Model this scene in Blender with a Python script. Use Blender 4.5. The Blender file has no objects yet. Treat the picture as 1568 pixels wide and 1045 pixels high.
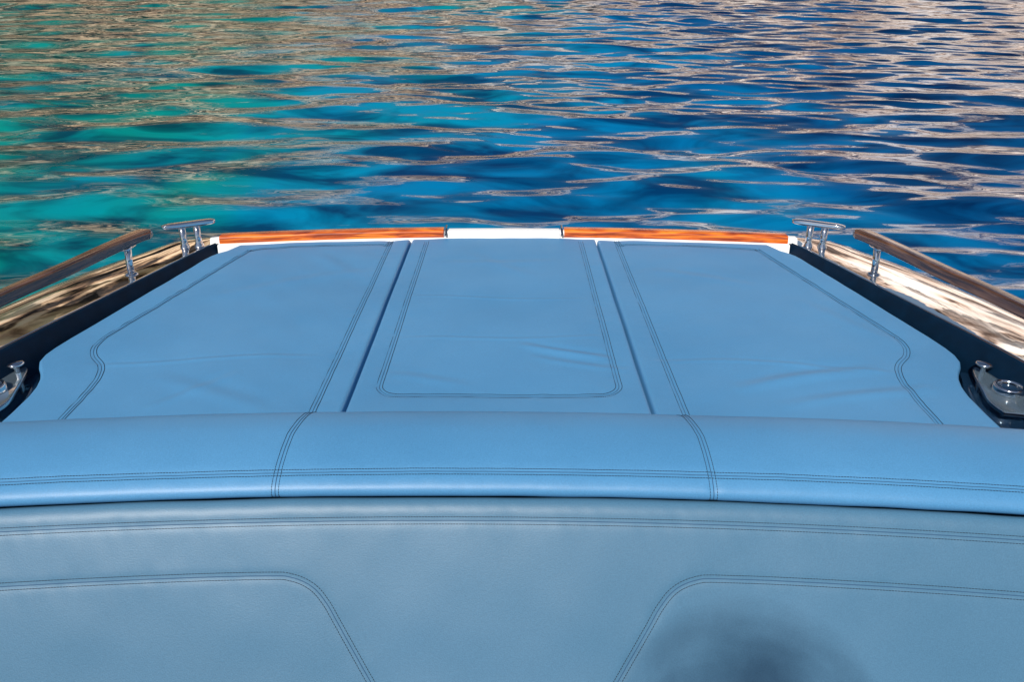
import bpy, math, random
import numpy as np
from mathutils import Vector, Matrix, noise as mn
random.seed(3); rng=np.random.default_rng(11)
S=bpy.context.scene
BX=-0.035            # boat centre line
TRIM=math.radians(-6)  # deck slopes down towards the stern
CAMH=1.0
TILT=Matrix.Translation((0,0,CAMH))@Matrix.Rotation(TRIM,4,'X')@Matrix.Translation((0,0,-CAMH))

# ---------------------------------------------------------------- materials
def new_mat(name):
    m=bpy.data.materials.new(name); m.use_nodes=True
    nt=m.node_tree; b=nt.nodes['Principled BSDF']
    return m,nt,b
def N(nt,t,**k):
    n=nt.nodes.new(t)
    for a,v in k.items(): setattr(n,a,v)
    return n
def ramp(nt,stops,interp='LINEAR'):
    r=N(nt,'ShaderNodeValToRGB'); r.color_ramp.interpolation=interp
    e=r.color_ramp.elements
    while len(e)<len(stops): e.new(0.5)
    for i,(p,c) in enumerate(stops):
        e[i].position=p; e[i].color=(c[0],c[1],c[2],1)
    return r
def simple(name,col,rough=.5,metal=0,coat=0,spec=.5,var=.0,scale=20,bump=0,bscale=60):
    m,nt,b=new_mat(name)
    b.inputs['Base Color'].default_value=(*col,1)
    b.inputs['Roughness'].default_value=rough; b.inputs['Metallic'].default_value=metal
    b.inputs['Coat Weight'].default_value=coat; b.inputs['Coat Roughness'].default_value=.04
    b.inputs['Specular IOR Level'].default_value=spec
    tc=N(nt,'ShaderNodeTexCoord')
    no=N(nt,'ShaderNodeTexNoise'); no.inputs['Scale'].default_value=scale; no.inputs['Detail'].default_value=5
    nt.links.new(tc.outputs['Object'],no.inputs['Vector'])
    r=ramp(nt,[(.3,[c*(1-var) for c in col]),(.7,[min(1,c*(1+var)) for c in col])])
    nt.links.new(no.outputs['Fac'],r.inputs['Fac']); nt.links.new(r.outputs['Color'],b.inputs['Base Color'])
    if bump>0:
        n2=N(nt,'ShaderNodeTexNoise'); n2.inputs['Scale'].default_value=bscale; n2.inputs['Detail'].default_value=4
        nt.links.new(tc.outputs['Object'],n2.inputs['Vector'])
        bp=N(nt,'ShaderNodeBump'); bp.inputs['Strength'].default_value=bump; bp.inputs['Distance'].default_value=.01
        nt.links.new(n2.outputs['Fac'],bp.inputs['Height']); nt.links.new(bp.outputs['Normal'],b.inputs['Normal'])
    return m
def fabric(name,c1,c2,bstr=.08):
    m,nt,b=new_mat(name)
    tc=N(nt,'ShaderNodeTexCoord')
    n1=N(nt,'ShaderNodeTexNoise'); n1.inputs['Scale'].default_value=1.7; n1.inputs['Detail'].default_value=5; n1.inputs['Roughness'].default_value=.55
    nt.links.new(tc.outputs['Object'],n1.inputs['Vector'])
    r=ramp(nt,[(.3,c1),(.7,c2)])
    nt.links.new(n1.outputs['Fac'],r.inputs['Fac'])
    w=N(nt,'ShaderNodeTexNoise'); w.inputs['Scale'].default_value=420; w.inputs['Detail'].default_value=2
    nt.links.new(tc.outputs['Object'],w.inputs['Vector'])
    r2=ramp(nt,[(.3,(.84,.84,.84)),(.7,(1.0,1.0,1.0))])
    nt.links.new(w.outputs['Fac'],r2.inputs['Fac'])
    mx=N(nt,'ShaderNodeMix',data_type='RGBA',blend_type='MULTIPLY'); mx.inputs[0].default_value=1
    nt.links.new(r.outputs['Color'],mx.inputs[6]); nt.links.new(r2.outputs['Color'],mx.inputs[7])
    nt.links.new(mx.outputs[2],b.inputs['Base Color'])
    n3=N(nt,'ShaderNodeTexNoise'); n3.inputs['Scale'].default_value=7; n3.inputs['Detail'].default_value=2
    nt.links.new(tc.outputs['Object'],n3.inputs['Vector'])
    bp=N(nt,'ShaderNodeBump'); bp.inputs['Strength'].default_value=bstr; bp.inputs['Distance'].default_value=.012
    nt.links.new(n3.outputs['Fac'],bp.inputs['Height'])
    b2=N(nt,'ShaderNodeBump'); b2.inputs['Strength'].default_value=.35; b2.inputs['Distance'].default_value=.0007
    nt.links.new(w.outputs['Fac'],b2.inputs['Height']); nt.links.new(bp.outputs['Normal'],b2.inputs['Normal'])
    nt.links.new(b2.outputs['Normal'],b.inputs['Normal'])
    b.inputs['Roughness'].default_value=.45; b.inputs['Specular IOR Level'].default_value=.45
    return m
def wood(name,c1,c2,c3):
    m,nt,b=new_mat(name)
    tc=N(nt,'ShaderNodeTexCoord'); mp=N(nt,'ShaderNodeMapping'); mp.inputs['Scale'].default_value=(2,2,30)
    nt.links.new(tc.outputs['Object'],mp.inputs['Vector'])
    no=N(nt,'ShaderNodeTexNoise'); no.inputs['Scale'].default_value=3; no.inputs['Detail'].default_value=8; no.inputs['Distortion'].default_value=.6
    nt.links.new(mp.outputs['Vector'],no.inputs['Vector'])
    r=ramp(nt,[(.36,c1),(.5,c2),(.64,c3)]); nt.links.new(no.outputs['Fac'],r.inputs['Fac'])
    nt.links.new(r.outputs['Color'],b.inputs['Base Color'])
    b.inputs['Roughness'].default_value=.25; b.inputs['Coat Weight'].default_value=1; b.inputs['Coat Roughness'].default_value=.03
    return m
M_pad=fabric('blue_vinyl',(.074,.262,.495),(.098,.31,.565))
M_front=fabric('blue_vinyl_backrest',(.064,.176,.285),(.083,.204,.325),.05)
M_thread=simple('dark_thread',(.008,.018,.034),.8)
M_seam=simple('seam_fold',(.03,.10,.2),.7)
M_navy=simple('navy_gelcoat',(.003,.010,.026),.28,coat=.3,var=.2,bump=.05)
M_navyt=simple('navy_trim_vinyl',(.001,.013,.034),.6,spec=.12,var=.2)
M_white=simple('white_gelcoat',(.88,.88,.87),.45,coat=.0,var=.01)
M_chrome=simple('polished_steel',(.80,.82,.84),.06,metal=1,var=.04)
M_gun=simple('mirror_polished_gunwale',(.93,.90,.87),.012,metal=1,var=.03,bump=.05,bscale=3)
M_orange=wood('varnished_mahogany',(.26,.035,.003),(.66,.12,.008),(.90,.26,.015))
M_rail=wood('dark_varnished_rail',(.045,.018,.010),(.10,.042,.022),(.20,.095,.052))
M_teak=wood('teak_sole',(.25,.14,.07),(.32,.19,.10),(.38,.24,.13))
M_acr=simple('glossy_black_plastic',(.006,.022,.05),.06,coat=1)
M_glass,_nt,_b=new_mat('clear_acrylic')
_b.inputs['Base Color'].default_value=(.6,.8,.95,1); _b.inputs['Roughness'].default_value=.02; _b.inputs['Transmission Weight'].default_value=.9; _b.inputs['IOR'].default_value=1.49

# ---------------------------------------------------------------- mesh helpers
def mesh_obj(name,verts,faces,mat,parent=None,tilt=True,smooth=True,mats=None,midx=None):
    me=bpy.data.meshes.new(name); me.from_pydata([tuple(v) for v in verts],[],faces)
    for m in (mats or [mat]): me.materials.append(m)
    if midx is not None: me.polygons.foreach_set('material_index',midx)
    if smooth: me.polygons.foreach_set('use_smooth',[True]*len(me.polygons))
    me.update()
    o=bpy.data.objects.new(name,me); S.collection.objects.link(o)
    if parent is not None: o.parent=parent
    elif tilt: o.matrix_world=TILT
    return o
def empty(name):
    e=bpy.data.objects.new(name,None); S.collection.objects.link(e); e.matrix_world=TILT; e.empty_display_size=.1; return e
def np_mesh(name,v,F,mats,parent=None,tilt=True,smooth=True,mi=None):
    me=bpy.data.meshes.new(name); F=F.astype(np.int32)
    me.vertices.add(len(v)); me.vertices.foreach_set('co',v.astype(np.float32).ravel())
    me.loops.add(F.size); me.loops.foreach_set('vertex_index',F.ravel())
    me.polygons.add(len(F)); me.polygons.foreach_set('loop_start',np.arange(0,F.size,4,dtype=np.int32))
    me.polygons.foreach_set('loop_total',np.full(len(F),4,dtype=np.int32))
    me.polygons.foreach_set('use_smooth',np.full(len(F),smooth,dtype=bool))
    for m in mats: me.materials.append(m)
    if mi is not None: me.polygons.foreach_set('material_index',mi.astype(np.int32))
    me.update(calc_edges=True)
    o=bpy.data.objects.new(name,me); S.collection.objects.link(o)
    if parent is not None: o.parent=parent
    elif tilt: o.matrix_world=TILT
    return o
def grid_mesh(name,P,mat,parent=None,tilt=True):
    n,m=P.shape[:2]
    idx=np.arange(n*m).reshape(n,m)
    F=np.stack([idx[:-1,:-1].ravel(),idx[:-1,1:].ravel(),idx[1:,1:].ravel(),idx[1:,:-1].ravel()],1)
    return np_mesh(name,P.reshape(-1,3),F,[mat],parent,tilt)
def catmull(pts,n=8):
    P=[Vector(p) for p in pts]; P=[2*P[0]-P[1]]+P+[2*P[-1]-P[-2]]
    out=[]
    for i in range(1,len(P)-2):
        for k in range(n):
            t=k/n; a,b,c,d=P[i-1:i+3]
            out.append(.5*((2*b)+(c-a)*t+(2*a-5*b+4*c-d)*t*t+(3*b-a-3*c+d)*t**3))
    out.append(P[-2]); return out
def sweep(name,path,prof,mat,parent=None,cap=True,scales=None):
    V=[];F=[];k=len(prof)
    for i,p in enumerate(path):
        t=(path[min(i+1,len(path)-1)]-path[max(i-1,0)]).normalized()
        up=Vector((0,0,1)) if abs(t.z)<.9 else Vector((0,1,0))
        s=t.cross(up).normalized(); u=s.cross(t)
        sc=scales[i] if scales else 1
        for a,b in prof: V.append(p+s*a*sc+u*b*sc)
    for i in range(len(path)-1):
        for j in range(k):
            F.append((i*k+j,i*k+(j+1)%k,(i+1)*k+(j+1)%k,(i+1)*k+j))
    if cap: F.append(tuple(range(k))[::-1]); F.append(tuple(range((len(path)-1)*k,len(path)*k)))
    return mesh_obj(name,V,F,mat,parent)
def rrect(w,h,r,n=4):
    out=[]
    for cx,cy,a0 in ((w/2-r,h/2-r,0),(-w/2+r,h/2-r,90),(-w/2+r,-h/2+r,180),(w/2-r,-h/2+r,270)):
        for i in range(n+1):
            a=math.radians(a0+90*i/n); out.append((cx+r*math.cos(a),cy+r*math.sin(a)))
    return out
def circ(r,n=16): return [(r*math.cos(2*math.pi*i/n),r*math.sin(2*math.pi*i/n)) for i in range(n)]
def lathe(name,cx,cy,prof,mat,parent,n=28):
    V=[];F=[]
    for r,z in prof:
        for i in range(n):
            a=2*math.pi*i/n; V.append((cx+r*math.cos(a),cy+r*math.sin(a),z))
    for j in range(len(prof)-1):
        for i in range(n): F.append((j*n+i,j*n+(i+1)%n,(j+1)*n+(i+1)%n,(j+1)*n+i))
    return mesh_obj(name,V,F,mat,parent)

def resample(pts,step):
    p=np.array(pts,dtype=float); d=np.hypot(*(p[1:]-p[:-1]).T); s=np.concatenate([[0],np.cumsum(d)])
    t=np.arange(0,s[-1],step); return np.stack([np.interp(t,s,p[:,0]),np.interp(t,s,p[:,1])],1)
def nrm(a): return a/np.maximum(np.linalg.norm(a,axis=1),1e-12)[:,None]
def seam(name,path2,surf,parent,w=.0009,off=.009,seamw=.0011,flip=1,lift=.0005):
    """two rows of stitches plus the folded seam line, laid on surf(A,B)->(n,3)"""
    e=1e-3; q=resample(path2,.0055); X,A=q[:,0],q[:,1]
    c=surf(X,A); n=nrm(np.cross(surf(X+e,A)-c,surf(X,A+e)-c))*flip
    a,b=c[:-1],c[1:]; n=n[:-1]; t=b-a; s=nrm(np.cross(n,t))
    VV=[];MI=[]
    def quads(a,b,hw,h,m):
        VV.append(np.stack([a-s*hw,a+s*hw,b+s*hw,b-s*hw,a-s*hw*.5+n*h,a+s*hw*.5+n*h,b+s*hw*.5+n*h,b-s*hw*.5+n*h],1).reshape(-1,3)); MI.append(np.full(len(a)*5,m))
    l=n*lift
    quads(a+l*.6,b+l*.6,seamw,.0006,1)
    for sg in(-1,1):
        o=s*off*sg+l; quads(a+o+t*.08,a+o+t*.80,w,.0010,0)
    V=np.concatenate(VV); k=len(V)//8
    base=np.array([(4,5,6,7),(0,1,5,4),(1,2,6,5),(2,3,7,6),(3,0,4,7)])
    F=(np.arange(k)[:,None,None]*8+base[None]).reshape(-1,4)
    return np_mesh(name,V,F,[M_thread,M_seam],parent,smooth=False,mi=np.concatenate(MI))
def polydist(X,Y,polys):
    D=np.full(X.shape,9.0)
    for pl in polys:
        for (x0,y0),(x1,y1) in zip(pl[:-1],pl[1:]):
            dx,dy=x1-x0,y1-y0; L=dx*dx+dy*dy+1e-12
            t=np.clip(((X-x0)*dx+(Y-y0)*dy)/L,0,1)
            D=np.minimum(D,np.hypot(X-x0-t*dx,Y-y0-t*dy))
    return D
def wob(X,Y,seed,scale,n=10):
    r=np.random.default_rng(seed); z=np.zeros_like(X)
    for i in range(n):
        a=r.uniform(0,6.28); k=scale*r.uniform(.5,2.2); z=z+np.sin(X*k*math.cos(a)+Y*k*math.sin(a)+r.uniform(0,6.28))/n**.5
    return z
def foldz(X,Y,folds):
    z=np.zeros_like(X)
    for x0,y0,x1,y1,w,a in folds:
        dx,dy=x1-x0,y1-y0; L=math.hypot(dx,dy)
        t=((X-x0)*dx+(Y-y0)*dy)/L; s=((X-x0)*-dy+(Y-y0)*dx)/L
        s=s+.012*np.sin(t*9+x0*5)
        env=np.clip(t/L,0,1)*np.clip(1-t/L,0,1)*4
        z=z+a*env**.7*(np.exp(-(s/w)**2)-.5*np.exp(-((s-w*1.6)/w)**2))
    return z

# ---------------------------------------------------------------- sun-pad cushions
HY=[1.45,1.70,1.80,1.89,1.95,2.00,2.045,2.085,2.12,2.166,2.22,2.3,2.7,3.08,3.13,3.165,3.19,3.3]
HH=[1.245,1.245,1.247,1.252,1.262,1.277,1.298,1.322,1.338,1.345,1.343,1.333,1.262,1.192,1.180,1.163,1.14,1.10]
def half_at(y): return np.interp(y,HY,HH)
def yfar(x): return 3.302-.10*((x-BX)/1.2)**2
GAP=.397; Y0=1.46
def edgeparam(n):
    a=np.linspace(0,1,n); c=.5-.5*np.cos(a*math.pi); return .45*a+.55*c
def cushion(kind,seed,paths,folds,wid):
    def H(X,Y):
        d=polydist(X,Y,paths)
        z=.0015*wob(X,Y,seed,7)+.0005*wob(X,Y,seed+5,24)+foldz(X,Y,folds)
        z=z+.0006*np.exp(-d/.03)*wob(X,Y,seed+9,70,8)
        return z-.0012*np.exp(-(d/.011)**2)+.004*(1-np.exp(-d/.07))-.003
    def surf(x,y): return np.stack([x,y,H(x,y)],-1)
    nu,nv=wid,330
    V_,U_=np.meshgrid(edgeparam(nv),edgeparam(nu),indexing='ij')
    ya=Y0+(3.28-Y0)*V_
    g=.0032
    if kind=='mid': xl=np.full_like(ya,BX-GAP+g); xr=np.full_like(ya,BX+GAP-g)
    elif kind=='left': xl=BX-half_at(ya); xr=np.full_like(ya,BX-GAP-g)
    else: xl=np.full_like(ya,BX+GAP+g); xr=BX+half_at(ya)
    X=xl+(xr-xl)*U_; Y=Y0+(yfar(X)+(.012 if kind=='mid' else 0)-Y0)*V_
    r=.012
    du=np.minimum(U_,1-U_)*(xr-xl); dv=np.minimum(V_,1-V_)*(Y.max()-Y0)
    f=lambda d: r-np.sqrt(np.maximum(r*r-(r-np.minimum(d,r))**2,0))
    Z=H(X,Y)-np.minimum(np.hypot(f(du),f(dv)),r*1.15)
    P=np.stack([X,Y,Z],-1)
    Q=np.pad(P,((1,1),(1,1),(0,0)),mode='edge')
    Q[0,:,2]-=.09;Q[-1,:,2]-=.09;Q[1:-1,0,2]-=.09;Q[1:-1,-1,2]-=.09
    o=grid_mesh('sun_pad_cushion',Q,M_pad)
    for i,pl in enumerate(paths): seam('stitching_%d'%(i+1),pl,surf,o,w=.0008,off=.0085,seamw=.0008,lift=.0012)
    return o
def arc(cx,cy,r,a0,a1,n=10): return [(cx+r*math.cos(math.radians(a0+(a1-a0)*i/n)),cy+r*math.sin(math.radians(a0+(a1-a0)*i/n))) for i in range(n+1)]
hm=.327
midp=[[(BX-hm,3.27)]+arc(BX-hm+.06,1.936,.06,180,270)+arc(BX+hm-.06,1.936,.06,270,360)+[(BX+hm,3.27)]]
def sidep(sg):
    pts=[(.478,1.5),(.478,3.15),(.490,3.20),(.53,3.222),(.75,3.205),(.98,3.165),(1.04,3.135),(1.06,3.08),(1.21,2.34),(1.226,2.25),(1.222,2.18),(1.195,2.12),(1.15,2.065),(1.125,2.01),(1.11,1.93),(1.10,1.75),(1.10,1.5)]
    c=catmull([(BX+sg*a,b,0) for a,b in pts],4)
    return [[(p.x,p.y) for p in c]]
cushion('mid',1,midp,[(-.36,2.24,.30,2.26,.009,.0022),(-.38,2.60,.28,2.58,.009,.002),(.02,2.20,.30,2.11,.018,.006),(.05,2.12,.33,2.03,.016,.003),(-.36,1.99,-.1,1.93,.02,.002),(-.3,2.95,.2,3.0,.03,.002),(-.2,3.1,.1,2.8,.03,.002)],130)
cushion('left',2,sidep(-1),[(-1.25,2.06,-.55,2.12,.010,.0022),(-1.0,2.0,-.6,1.75,.03,.003),(-.95,1.80,-.75,2.0,.018,.0025),(-1.1,2.6,-.5,2.9,.035,.002),(-.8,3.1,-.6,2.8,.03,.002)],170)
cushion('right',3,sidep(1),[(.40,2.10,1.1,2.02,.010,.0022),(.60,1.90,1.05,2.04,.026,.007),(.7,1.80,1.15,1.93,.022,.004),(.95,2.6,1.2,2.2,.03,.002),(.5,2.9,.9,2.7,.03,.002)],170)

# ---------------------------------------------------------------- bench seat with backrest + bolster
def yoff(x): 
    x=np.asarray(x,float); return -.046*(x/.95)**2-.013*(x/.95)
prof_b=[(1.612,-.10),(1.612,.02),(1.605,.065),(1.588,.10),(1.56,.125),(1.52,.142),(1.46,.150),(1.40,.147),(1.35,.138),(1.318,.127),(1.298,.116),(1.288,.106),(1.286,.096),(1.292,.087),(1.304,.082),(1.33,.080)]
prof_f=[(1.340,.040),(1.315,.062),(1.301,.0775),(1.292,.0825),(1.282,.082),(1.270,.073),(1.257,.055),(1.238,.026),(1.20,-.035),(1.155,-.11),(1.10,-.205),(1.04,-.30),(1.01,-.37),(.99,-.42),(.96,-.45)]
prof_s=[(1.02,-.47),(1.0,-.44),(.97,-.425),(.85,-.415),(.66,-.415),(.58,-.42),(.55,-.44),(.545,-.47),(.55,-.56)]
bench=empty('bench_seat')
class Prof:
    def __init__(s,p,wseed,amp):
        c=catmull([(a,b,0) for a,b in p],12); s.P=np.array([(q.x,q.y) for q in c])
        d=np.hypot(*(s.P[1:]-s.P[:-1]).T); s.s=np.concatenate([[0],np.cumsum(d)]); s.L=s.s[-1]; s.seed=wseed; s.amp=amp
        s.paths=[]; s.folds=[]
        t=np.gradient(s.P,s.s,axis=0); s.n=np.stack([-t[:,1],t[:,0]],1)
        s.n/=np.linalg.norm(s.n,axis=1)[:,None]
        if s.n[len(s.n)//2][1]<0: s.n=-s.n
    def at(s,X,A):
        y=np.interp(A,s.s,s.P[:,0]); z=np.interp(A,s.s,s.P[:,1]); ny=np.interp(A,s.s,s.n[:,0]); nz=np.interp(A,s.s,s.n[:,1])
        h=s.amp*wob(X,A,s.seed,6)+.25*s.amp*wob(X,A,s.seed+1,25)+foldz(X,A,s.folds)
        if s.paths:
            d=polydist(X,A,s.paths); h=h-.0010*np.exp(-(d/.010)**2)+.0003*np.exp(-d/.03)*wob(X,A,s.seed+4,90,8)
        return np.stack([X,y+ny*h+yoff(X),z+nz*h],-1)
    def build(s,name,mat,nx,na,x0=-1.5,x1=1.44):
        A,X=np.meshgrid(np.linspace(0,s.L,na),np.linspace(x0,x1,nx),indexing='ij')
        return grid_mesh(name,s.at(X,A)[::-1],mat,bench)
    def s_at(s,y,z):
        return float(s.s[np.argmin(np.hypot(s.P[:,0]-y,s.P[:,1]-z))])
pb=Prof(prof_b,21,.0014); pf=Prof(prof_f,31,.0015); ps=Prof(prof_s,41,.002)
sb=pb.s_at(1.318,.127)
xs=np.linspace(-1.45,1.4,60)
pb.paths=[[(x,sb) for x in xs]]
for sg in(-1,1):
    pb.paths.append([(BX+sg*(.395+.028*min(1,max(0,(a-.1)/.28))),a) for a in np.linspace(.02,pb.L-.03,40)])
st=pf.s_at(1.2565,.054); sp=pf.s_at(1.203,-.030); sbm=pf.s_at(1.02,-.34)
pf.paths=[[(x,st) for x in xs]]
for sg in(-1,1):
    pts=[(1.42,sp+.004),(1.1,sp+.002),(.7,sp),(.44,sp),(.385,sp+.004),(.345,sp+.022),(.318,sp+.052),(.295,sp+.09),(.245,sp+.175),(.20,sp+.25),(.14,sbm)]
    c=catmull([(BX+sg*a,b,0) for a,b in pts],6); pf.paths.append([(p.x,p.y) for p in c])
pb.build('bolster_roll',M_pad,600,150)
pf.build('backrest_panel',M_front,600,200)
ps.build('seat_cushion',M_pad,200,60)
for i,pl in enumerate(pb.paths): seam('bolster_stitching_%d'%(i+1),pl,pb.at,bench,w=.0006,off=.0068,seamw=.0008,flip=-1,lift=.0005)
for i,pl in enumerate(pf.paths): seam('backrest_stitching_%d'%(i+1),pl,pf.at,bench,w=.0006,off=.0068,seamw=.0008,flip=-1,lift=.0005)
mesh_obj('seat_base',[(x,y,z) for z in(-.95,-.5) for x,y in((-1.5,.56),(1.43,.56),(1.43,1.2),(-1.5,1.2))],[(0,1,5,4),(1,2,6,5),(2,3,7,6),(3,0,4,7),(4,5,6,7)],M_white,bench,smooth=False)

# ---------------------------------------------------------------- boat body
boat=empty('motorboat')
inner=[(1.185,3.315),(1.222,3.22),(1.25,3.1),(1.325,2.72),(1.445,2.10),(1.53,1.5),(1.60,.5),(1.55,-1),(1.25,-3),(.55,-4.7),(.0,-5.3)]
outer=[(1.235,3.355),(1.40,3.28),(1.49,3.10),(1.62,2.72),(1.75,2.10),(1.82,1.5),(1.86,.5),(1.80,-1),(1.46,-3),(.70,-4.9),(.0,-5.7)]
ci=catmull([(a,b,0) for a,b in inner],12); co=catmull([(a,b,0) for a,b in outer],12)
def gz(y): return float(np.interp(y,[-5,0,2.1,3.3],[.35,.06,.03,-.004]))
for sg,nm in((-1,'port'),(1,'starboard')):
    rows=[]
    for a,b in zip(ci,co):
        row=[]
        for k,(t,dz) in enumerate([(0,-.012),(.0,0),(.01,.0015),(.05,.002),(.25,.004),(.5,.005),(.75,.003),(.92,-.001),(1.0,-.010),(1.01,-.04)]):
            p=a.lerp(b,t); row.append((BX+sg*p.x,p.y,gz(a.y)+dz))
        rows.append(row)
    P=np.array(rows,dtype=float)
    if sg<0: P=P[:,::-1]
    grid_mesh('gunwale_'+nm,P,M_gun,boat)
    rows=[]
    for a in ci:
        z=gz(a.y); x=a.x
        rows.append([(BX+sg*(x-d),a.y,z+dz) for d,dz in((-.003,-.004),(.001,.003),(.005,.003),(.010,-.006),(.028,-.04),(.045,-.08),(.055,-.16),(.055,-1.0))])
    P=np.array(rows,dtype=float)
    if sg>0: P=P[:,::-1]
    grid_mesh('coaming_'+nm,P,M_navyt,boat)
    rows=[]
    for b,a in zip(co,ci):
        z=gz(a.y)-.03
        rows.append([(BX+sg*(b.x*(1+.005)),b.y,z),(BX+sg*b.x*1.0,b.y,z-.25),(BX+sg*b.x*.95,b.y-.02,z-.6),(BX+sg*b.x*.8,b.y-.05,-1.3)])
    P=np.array(rows,dtype=float)
    if sg<0: P=P[:,::-1]
    grid_mesh('topside_'+nm,P,M_navy,boat)
def strip(name,prof,mat,x0,x1,n=50,par=boat):
    rows=[]
    for x in np.linspace(x0,x1,n):
        rows.append([(BX+x,yfar(x+BX)+dy,z) for dy,z in prof])
    return grid_mesh(name,np.array(rows,dtype=float),mat,par)
strip('transom_ledge',[(-.05,-.12),(.004,-.05),(.006,-.008),(.010,-.002),(.05,.0),(.06,0)],M_white,-1.20,1.20)
strip('transom_core',[(.030,-.002),(.032,.012),(.036,.019),(.042,.021),(.070,.021),(.078,.017),(.082,.0),(.082,-.3),(.03,-.9),(-.1,-1.3)],M_white,-1.235,1.235)
capprof=[(.022,-.001),(.022,.021),(.026,.028),(.034,.031),(.074,.031),(.084,.028),(.089,.021),(.089,-.02)]
for sg,nm in((-1,'port'),(1,'starboard')):
    x0,x1=sorted((sg*.26,sg*1.195))
    strip('wood_cap_'+nm,capprof,M_orange,x0,x1)
    for x in (x0,x1):
        v=[(BX+x,yfar(x+BX)+dy,z) for dy,z in capprof]
        mesh_obj('wood_cap_end_'+nm,v,[tuple(range(len(v)))],M_orange,boat,smooth=False)
    x=sg*.25
    sweep('cap_joint_'+nm,[Vector((BX+x,yfar(x)+.01,.012)),Vector((BX+x,yfar(x)+.075,.034))],rrect(.008,.014,.003),M_acr,boat)
strip('boarding_gate',[(.004,-.001),(.012,.008),(.028,.018),(.04,.022),(.074,.024),(.082,.021),(.085,-.02)],M_white,-.24,.24)
mesh_obj('sunpad_base',[(BX-1.50,1.3,-.125),(BX+1.50,1.3,-.125),(BX+1.5,2.1,-.125),(BX+1.18,3.3,-.125),(BX-1.18,3.3,-.125),(BX-1.5,2.1,-.125)],[(0,1,2,3,4,5)],M_navy,boat,smooth=False)
mesh_obj('engine_bay_bulkhead',[(BX-1.50,1.45,-.125),(BX+1.50,1.45,-.125),(BX+1.5,1.3,-.95),(BX-1.5,1.3,-.95)],[(0,1,2,3)],M_white,boat,smooth=False)
V=[];
for p in ci[::4]: V.append((BX+p.x,p.y,-.95))
for p in ci[::-4]: V.append((BX-p.x,p.y,-.95))
mesh_obj('cockpit_sole',V,[tuple(range(len(V)))],M_teak,boat,smooth=False)
V=[];fd=[p for p in ci if p.y<-1.8]
for p in fd: V.append((BX+p.x,p.y,gz(p.y)-.005))
for p in fd[::-1]: V.append((BX-p.x,p.y,gz(p.y)-.005))
mesh_obj('foredeck',V,[tuple(range(len(V)))],M_white,boat,smooth=False)

# ---------------------------------------------------------------- handrails
for sg in(-1,1):
    e=empty('handrail')
    pts=[(1.345,2.945,.128),(1.36,2.89,.137),(1.395,2.72,.139),(1.450,2.47,.136),(1.515,2.22,.132),(1.62,1.6,.132),(1.68,1.1,.134),(1.69,1.0,.132)]
    path=catmull([(BX+sg*a,b,c) for a,b,c in pts],10)
    n=len(path); sc=[min(1,.45+.55*min(i,n-1-i)/6) for i in range(n)]
    sweep('wood_rail',path,rrect(.044,.038,.006),M_rail,e,scales=sc)
    for (hx,y) in((1.372,2.80),(1.56,2.0),(1.66,1.25)):
        gx=hx+.006; z0=gz(y)+.003
        sweep('post',[Vector((BX+sg*gx,y,z0)),Vector((BX+sg*gx,y,z0+.04)),Vector((BX+sg*hx,y,.124))],circ(.0125),M_chrome,e)
        lathe('post_foot',BX+sg*gx,y,[(.0,z0+.008),(.012,z0+.008),(.02,z0+.006),(.024,z0+.002),(.024,z0-.004)],M_chrome,e)
        sweep('rail_saddle',[Vector((BX+sg*hx,y-.035,.117)),Vector((BX+sg*hx,y+.035,.117))],rrect(.03,.008,.003),M_chrome,e)
# ---------------------------------------------------------------- cleats
for sg in(-1,1):
    e=empty('mooring_cleat')
    a=Vector((BX+sg*1.385,3.132,.096)); b=Vector((BX+sg*1.200,3.224,.100))
    m=(a+b)/2; d=(b-a).normalized()
    path=[a+(b-a)*t for t in np.linspace(0,1,17)]
    sc=[max(.6,1-.4*abs(2*t-1)**8) for t in np.linspace(0,1,17)]
    sweep('horn_bar',path,rrect(.034,.022,.008),M_chrome,e,scales=sc)
    for k in(-.028,.028):
        q=m+d*k
        sweep('leg',[Vector((q.x,q.y,-.005)),Vector((q.x,q.y,.03)),Vector((q.x,q.y,.092))],circ(.0135),M_chrome,e)
        lathe('leg_flare',q.x,q.y,[(.0135,.028),(.0145,.016),(.018,.010),(.020,.0)],M_chrome,e)
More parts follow.
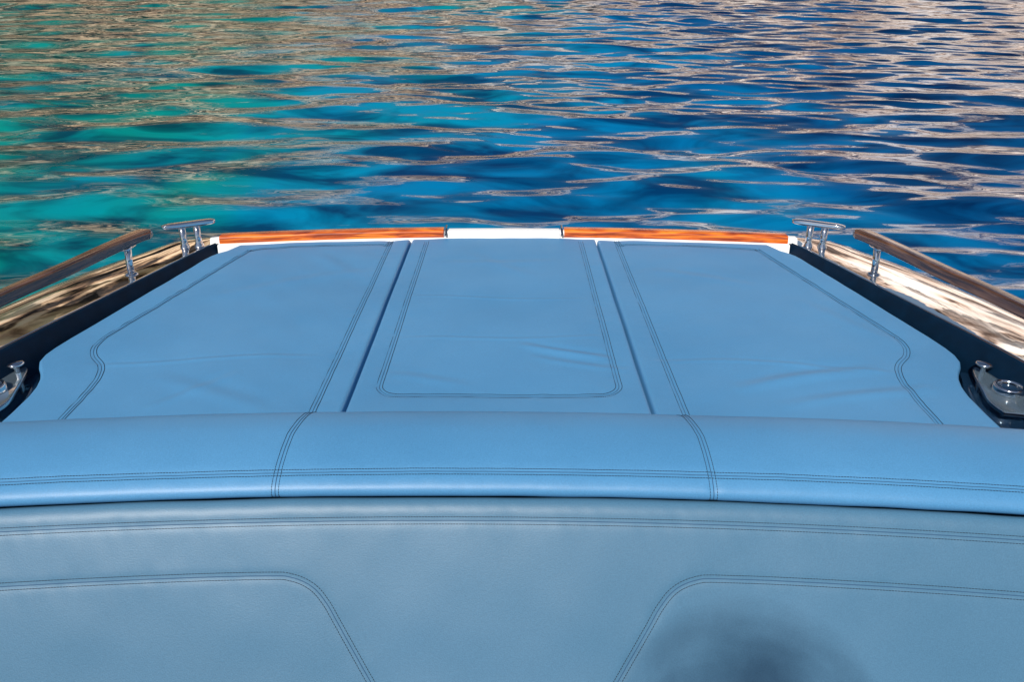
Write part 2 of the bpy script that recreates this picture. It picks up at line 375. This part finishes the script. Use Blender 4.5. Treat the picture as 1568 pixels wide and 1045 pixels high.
# ---------------------------------------------------------------- cup holders in the side recess (clear acrylic on a dark tray)
for sg in(-1,1):
    e=empty('cup_holder')
    cx,cy=BX+sg*1.405,1.950
    c=catmull([(BX+sg*a,b,0) for a,b in((1.31,1.80),(1.455,1.80),(1.445,1.95),(1.425,2.08),(1.385,2.14),(1.355,2.08),(1.315,1.98),(1.30,1.88),(1.31,1.80))],6)[:-1]
    V=[(p.x,p.y,-.065) for p in c]+[(p.x,p.y,-.082) for p in c]; k=len(c)
    F=[tuple(range(k))]+[(i,(i+1)%k,k+(i+1)%k,k+i) for i in range(k)]
    mesh_obj('tray',V,F,M_acr,e,smooth=False)
    q=catmull([(BX+sg*a,b,0) for a,b in((1.335,1.84),(1.44,1.83),(1.437,1.95),(1.415,2.06),(1.395,2.105),(1.375,2.06),(1.352,1.98),(1.330,1.90),(1.335,1.84))],6)[:-1]
    k=len(q); V=[(p.x,p.y,-.030) for p in q]+[(p.x,p.y,-.036) for p in q]
    F=[tuple(range(k)),tuple(range(k,2*k))[::-1]]+[(i,(i+1)%k,k+(i+1)%k,k+i) for i in range(k)]
    mesh_obj('clear_plate',V,F,M_glass,e,smooth=False)
    lathe('cup_ring',cx,cy,[(.030,-.029),(.030,-.014),(.032,-.010),(.038,-.010),(.040,-.014),(.040,-.029)],M_chrome,e)
    lathe('cup_well',cx,cy,[(.030,-.020),(.028,-.0285),(.0,-.0283)],M_acr,e)
    lathe('latch_knob',BX+sg*1.398,2.068,[(0,.004),(.020,.003),(.025,-.001),(.022,-.006),(.008,-.012),(.007,-.065)],M_chrome,e)
    sweep('plate_edge',[Vector((p.x,p.y,-.038)) for p in q]+[Vector((q[0].x,q[0].y,-.038))],rrect(.004,.010,.0015),M_chrome,e,cap=False)

# ---------------------------------------------------------------- mast and wire ball: unseen, added only to cast a soft shadow on the backrest
el=math.radians(50); azs=math.radians(203)
sd=Vector((math.sin(azs)*math.cos(el),math.cos(azs)*math.cos(el),math.sin(el)))
caster=empty('shadow_caster')
mx_,my_,mz_=-1.17,-3.27,4.21
V=[];F=[]
def wire(path,r,k=5):
    n=len(path); base=len(V)
    for i,p in enumerate(path):
        t=(path[(i+1)%n]-path[i-1]).normalized(); up=Vector((0,0,1)) if abs(t.z)<.9 else Vector((0,1,0))
        s=t.cross(up).normalized(); u=s.cross(t)
        for j in range(k):
            a=2*math.pi*j/k; V.append(p+s*r*math.cos(a)+u*r*math.sin(a))
    for i in range(n):
        for j in range(k): F.append((base+i*k+j,base+i*k+(j+1)%k,base+((i+1)%n)*k+(j+1)%k,base+((i+1)%n)*k+j))
C=Vector((mx_,my_,mz_))
for R in(.06,.12,.18,.24):
    nr=max(3,int(R/.036))
    for i in range(nr):
        la=math.pi*(i+.5)/nr-math.pi/2
        wire([C+Vector((R*math.cos(la)*math.cos(a),R*math.cos(la)*math.sin(a),R*math.sin(la))) for a in np.linspace(0,2*math.pi,33)[:-1]],.0026)
        lo_=math.pi*i/nr
        wire([C+Vector((R*math.cos(a)*math.cos(lo_),R*math.cos(a)*math.sin(lo_),R*math.sin(a))) for a in np.linspace(0,2*math.pi,33)[:-1]],.0026)
mesh_obj('shadow_ball',V,F,M_navy,caster)
sweep('shadow_ball_pole',[Vector((mx_,my_,.1)),Vector((mx_,my_,2)),Vector((mx_,my_,mz_-.24))],circ(.025,20),M_white,caster)

# ---------------------------------------------------------------- sea
WZ=-1.0
def axis(lo,hi,d0,c0,c1,g=1.06):
    core=list(np.arange(c0,c1,d0)); s=d0; x=core[-1]; up=[]
    while x<hi: s*=g; x+=s; up.append(x)
    s=d0; x=core[0]; dn=[]
    while x>lo: s*=g; x-=s; dn.append(x)
    return np.array(dn[::-1]+core+up)
ax=axis(-320,320,.034,-7.5,8.0,1.04); ay=axis(-320,320,.022,3.6,15,1.035)
Yg,Xg=np.meshgrid(ay,ax,indexing='ij')
dyg=np.gradient(Yg,axis=0); dxg=np.gradient(Xg,axis=1)
Z=np.zeros_like(Xg)
chop=np.clip((Xg+2.5)/5.0,0,1)
patch=.85+.35*wob(Xg,Yg,77,.55,6)
warps=[wob(Xg,Yg,500+i,.8,4) for i in range(5)]
def waves(n,l0,l1,slope,spread,wt,mean=5):
    global Z
    for i in range(n):
        lam=l0*(l1/l0)**rng.uniform(0,1); ang=rng.normal(math.radians(mean),math.radians(spread))
        k=2*math.pi/lam; kx,ky=k*math.sin(ang),k*math.cos(ang)
        arg=Xg*kx+Yg*ky+rng.uniform(0,6.28)+.8*warps[i%5]
        fade=np.clip(lam/(3.2*dyg)-1,0,1)*np.clip(lam/max(.12,abs(math.sin(ang)))/(3.2*dxg)-1,0,1)
        Z+=slope*math.sqrt(2/n)*lam/(2*math.pi)*np.sin(arg)*fade*wt
waves(26,.16,.42,.085,15,(.35+.90*chop)*patch)
waves(26,.42,.95,.095,16,(.80+.20*chop))
waves(10,1.0,2.4,.036,26,1.0)
P=np.stack([Xg,Yg,Z+WZ],-1)
m,nt,b=new_mat('sea_water_surface')
tc=N(nt,'ShaderNodeTexCoord'); sx=N(nt,'ShaderNodeSeparateXYZ'); nt.links.new(tc.outputs['Object'],sx.inputs[0])
nz=N(nt,'ShaderNodeTexNoise'); nz.inputs['Scale'].default_value=.35; nz.inputs['Detail'].default_value=4; nz.inputs['Distortion'].default_value=.8
nt.links.new(tc.outputs['Object'],nz.inputs['Vector'])
ma=N(nt,'ShaderNodeMath',operation='MULTIPLY_ADD'); ma.inputs[1].default_value=.075; ma.inputs[2].default_value=.0
nt.links.new(sx.outputs['X'],ma.inputs[0])
mb=N(nt,'ShaderNodeMath',operation='MULTIPLY_ADD'); mb.inputs[1].default_value=.95
nt.links.new(nz.outputs['Fac'],mb.inputs[0]); nt.links.new(ma.outputs[0],mb.inputs[2])
cr=ramp(nt,[(.10,(.0,.17,.15)),(.26,(.0,.17,.21)),(.42,(.0,.155,.28)),(.56,(.0,.12,.28)),(.70,(.0,.06,.18)),(.9,(.0,.038,.12))])
nt.links.new(mb.outputs[0],cr.inputs['Fac'])
n4=N(nt,'ShaderNodeTexNoise'); n4.inputs['Scale'].default_value=2.4; n4.inputs['Detail'].default_value=5; n4.inputs['Distortion'].default_value=1
mp=N(nt,'ShaderNodeMapping'); mp.inputs['Scale'].default_value=(.4,1,1); nt.links.new(tc.outputs['Object'],mp.inputs['Vector']); nt.links.new(mp.outputs['Vector'],n4.inputs['Vector'])
r4=ramp(nt,[(.36,(.14,.28,.40)),(.60,(1.35,1.35,1.3))]); nt.links.new(n4.outputs['Fac'],r4.inputs['Fac'])  # noise paints refracted-light mottling and darker troughs into the water colour
mx=N(nt,'ShaderNodeMix',data_type='RGBA',blend_type='MULTIPLY'); mx.inputs[0].default_value=1
nt.links.new(cr.outputs['Color'],mx.inputs[6]); nt.links.new(r4.outputs['Color'],mx.inputs[7])
n5=N(nt,'ShaderNodeTexNoise'); n5.inputs['Scale'].default_value=8; n5.inputs['Detail'].default_value=2; n5.inputs['Roughness'].default_value=.4
mp5=N(nt,'ShaderNodeMapping'); mp5.inputs['Scale'].default_value=(.3,1,1); mp5.inputs['Rotation'].default_value=(0,0,.1)
nt.links.new(tc.outputs['Object'],mp5.inputs['Vector']); nt.links.new(mp5.outputs['Vector'],n5.inputs['Vector'])
bp=N(nt,'ShaderNodeBump'); bp.inputs['Strength'].default_value=.18; bp.inputs['Distance'].default_value=.03
nt.links.new(n5.outputs['Fac'],bp.inputs['Height'])
nt.nodes.remove(b)
df=N(nt,'ShaderNodeBsdfDiffuse'); gl=N(nt,'ShaderNodeBsdfGlossy'); gl.inputs['Roughness'].default_value=.0
nt.links.new(mx.outputs[2],df.inputs['Color'])
nt.links.new(bp.outputs['Normal'],gl.inputs['Normal']); nt.links.new(bp.outputs['Normal'],df.inputs['Normal'])
lw=N(nt,'ShaderNodeLayerWeight'); nt.links.new(bp.outputs['Normal'],lw.inputs['Normal'])
fr=ramp(nt,[(.0,(.02,)*3),(.50,(.03,)*3),(.67,(.08,)*3),(.78,(.50,)*3),(.87,(.85,)*3),(1.0,(1,)*3)]); nt.links.new(lw.outputs['Facing'],fr.inputs['Fac'])
ms=N(nt,'ShaderNodeMixShader'); nt.links.new(fr.outputs['Color'],ms.inputs[0]); nt.links.new(df.outputs[0],ms.inputs[1]); nt.links.new(gl.outputs[0],ms.inputs[2])
nt.links.new(ms.outputs[0],nt.nodes['Material Output'].inputs[0])
grid_mesh('sea_water',P,m,tilt=False)

# ---------------------------------------------------------------- limestone cliff around the cove
m,nt,b=new_mat('limestone')
tc=N(nt,'ShaderNodeTexCoord')
mp=N(nt,'ShaderNodeMapping'); mp.inputs['Scale'].default_value=(.10,.10,.28); mp.inputs['Rotation'].default_value=(.2,.1,0); nt.links.new(tc.outputs['Object'],mp.inputs['Vector'])
n1=N(nt,'ShaderNodeTexNoise'); n1.inputs['Scale'].default_value=1.3; n1.inputs['Detail'].default_value=6; n1.inputs['Roughness'].default_value=.5; n1.inputs['Distortion'].default_value=1.4
nt.links.new(mp.outputs['Vector'],n1.inputs['Vector'])
r=ramp(nt,[(.41,(.03,.022,.02)),(.46,(.30,.18,.11)),(.53,(.70,.50,.32)),(.64,(.84,.67,.49))])
rR=ramp(nt,[(.37,(.10,.07,.06)),(.43,(.52,.37,.29)),(.51,(.84,.71,.62)),(.64,(.93,.86,.81))])
sx=N(nt,'ShaderNodeSeparateXYZ'); nt.links.new(tc.outputs['Object'],sx.inputs[0])
mr=N(nt,'ShaderNodeMapRange'); mr.inputs['From Min'].default_value=-8; mr.inputs['From Max'].default_value=16; nt.links.new(sx.outputs['X'],mr.inputs['Value'])
mm=N(nt,'ShaderNodeMix',data_type='RGBA'); nt.links.new(mr.outputs[0],mm.inputs[0])
nt.links.new(n1.outputs['Fac'],r.inputs['Fac']); nt.links.new(n1.outputs['Fac'],rR.inputs['Fac'])
nt.links.new(r.outputs['Color'],mm.inputs[6]); nt.links.new(rR.outputs['Color'],mm.inputs[7]); nt.links.new(mm.outputs[2],b.inputs['Base Color'])
b.inputs['Roughness'].default_value=.9
bp=N(nt,'ShaderNodeBump'); bp.inputs['Strength'].default_value=.6; bp.inputs['Distance'].default_value=.5
nt.links.new(n1.outputs['Fac'],bp.inputs['Height']); nt.links.new(bp.outputs['Normal'],b.inputs['Normal'])
na,nh=360,70
P=np.zeros((nh,na,3))
for i in range(na):
    az=math.radians(-115+230*i/(na-1))
    deg=math.degrees(az)
    Ht=float(np.interp(deg,[-115,-60,-20,-5,8,18,27,33,45,70,115],[16,18,17.0,13.5,11.5,11.0,12,16,18,17,14]))
    Ht+=2.2*mn.noise(Vector((az*4,3,1)))+1.3*mn.noise(Vector((az*14,1,5)))
    R0=46+5*mn.noise(Vector((az*2.5,0,7)))
    for j in range(nh):
        t=j/(nh-1)
        if t<.8: h=t/.8; z=WZ-1+ (Ht+1)*h; R=R0+5*h
        else: h=(t-.8)/.2; z=WZ+Ht+4*h; R=R0+5+70*h**1.6
        p=Vector((math.sin(az)*R,math.cos(az)*R,z))
        d=mn.fractal(Vector((p.x*.12,p.y*.12,p.z*.25)),.8,2.1,6)*2.2
        d+=.7*abs(mn.noise(Vector((p.x*.5,p.y*.5,p.z*1.2))))
        R+=d; P[j,i]=(math.sin(az)*R,math.cos(az)*R,z+.4*d)
grid_mesh('rock_cliff',P,m,tilt=False)

# ---------------------------------------------------------------- light
L=bpy.data.lights.new('sun','SUN'); L.energy=4.3; L.angle=math.radians(.55); L.color=(1,.96,.9)
lo=bpy.data.objects.new('sun',L); S.collection.objects.link(lo); lo.rotation_euler=sd.to_track_quat('Z','Y').to_euler(); lo.location=sd*50
w=bpy.data.worlds.new('World'); S.world=w; w.use_nodes=True; nt=w.node_tree
sk=nt.nodes.new('ShaderNodeTexSky'); sk.sky_type='NISHITA'; sk.sun_disc=False; sk.sun_elevation=el; sk.sun_rotation=azs
nt.links.new(sk.outputs[0],nt.nodes['Background'].inputs[0]); nt.nodes['Background'].inputs[1].default_value=.065

# ---------------------------------------------------------------- camera
cam=bpy.data.cameras.new('camera'); cam.lens=28; cam.sensor_width=36; cam.clip_start=.05; cam.clip_end=1500
co_=bpy.data.objects.new('camera',cam); S.collection.objects.link(co_)
co_.location=(0,0,CAMH); co_.rotation_euler=(math.radians(90-24.2)+TRIM,0,0)
S.camera=co_
S.view_settings.view_transform='Standard'; S.view_settings.look='None'; S.view_settings.exposure=0
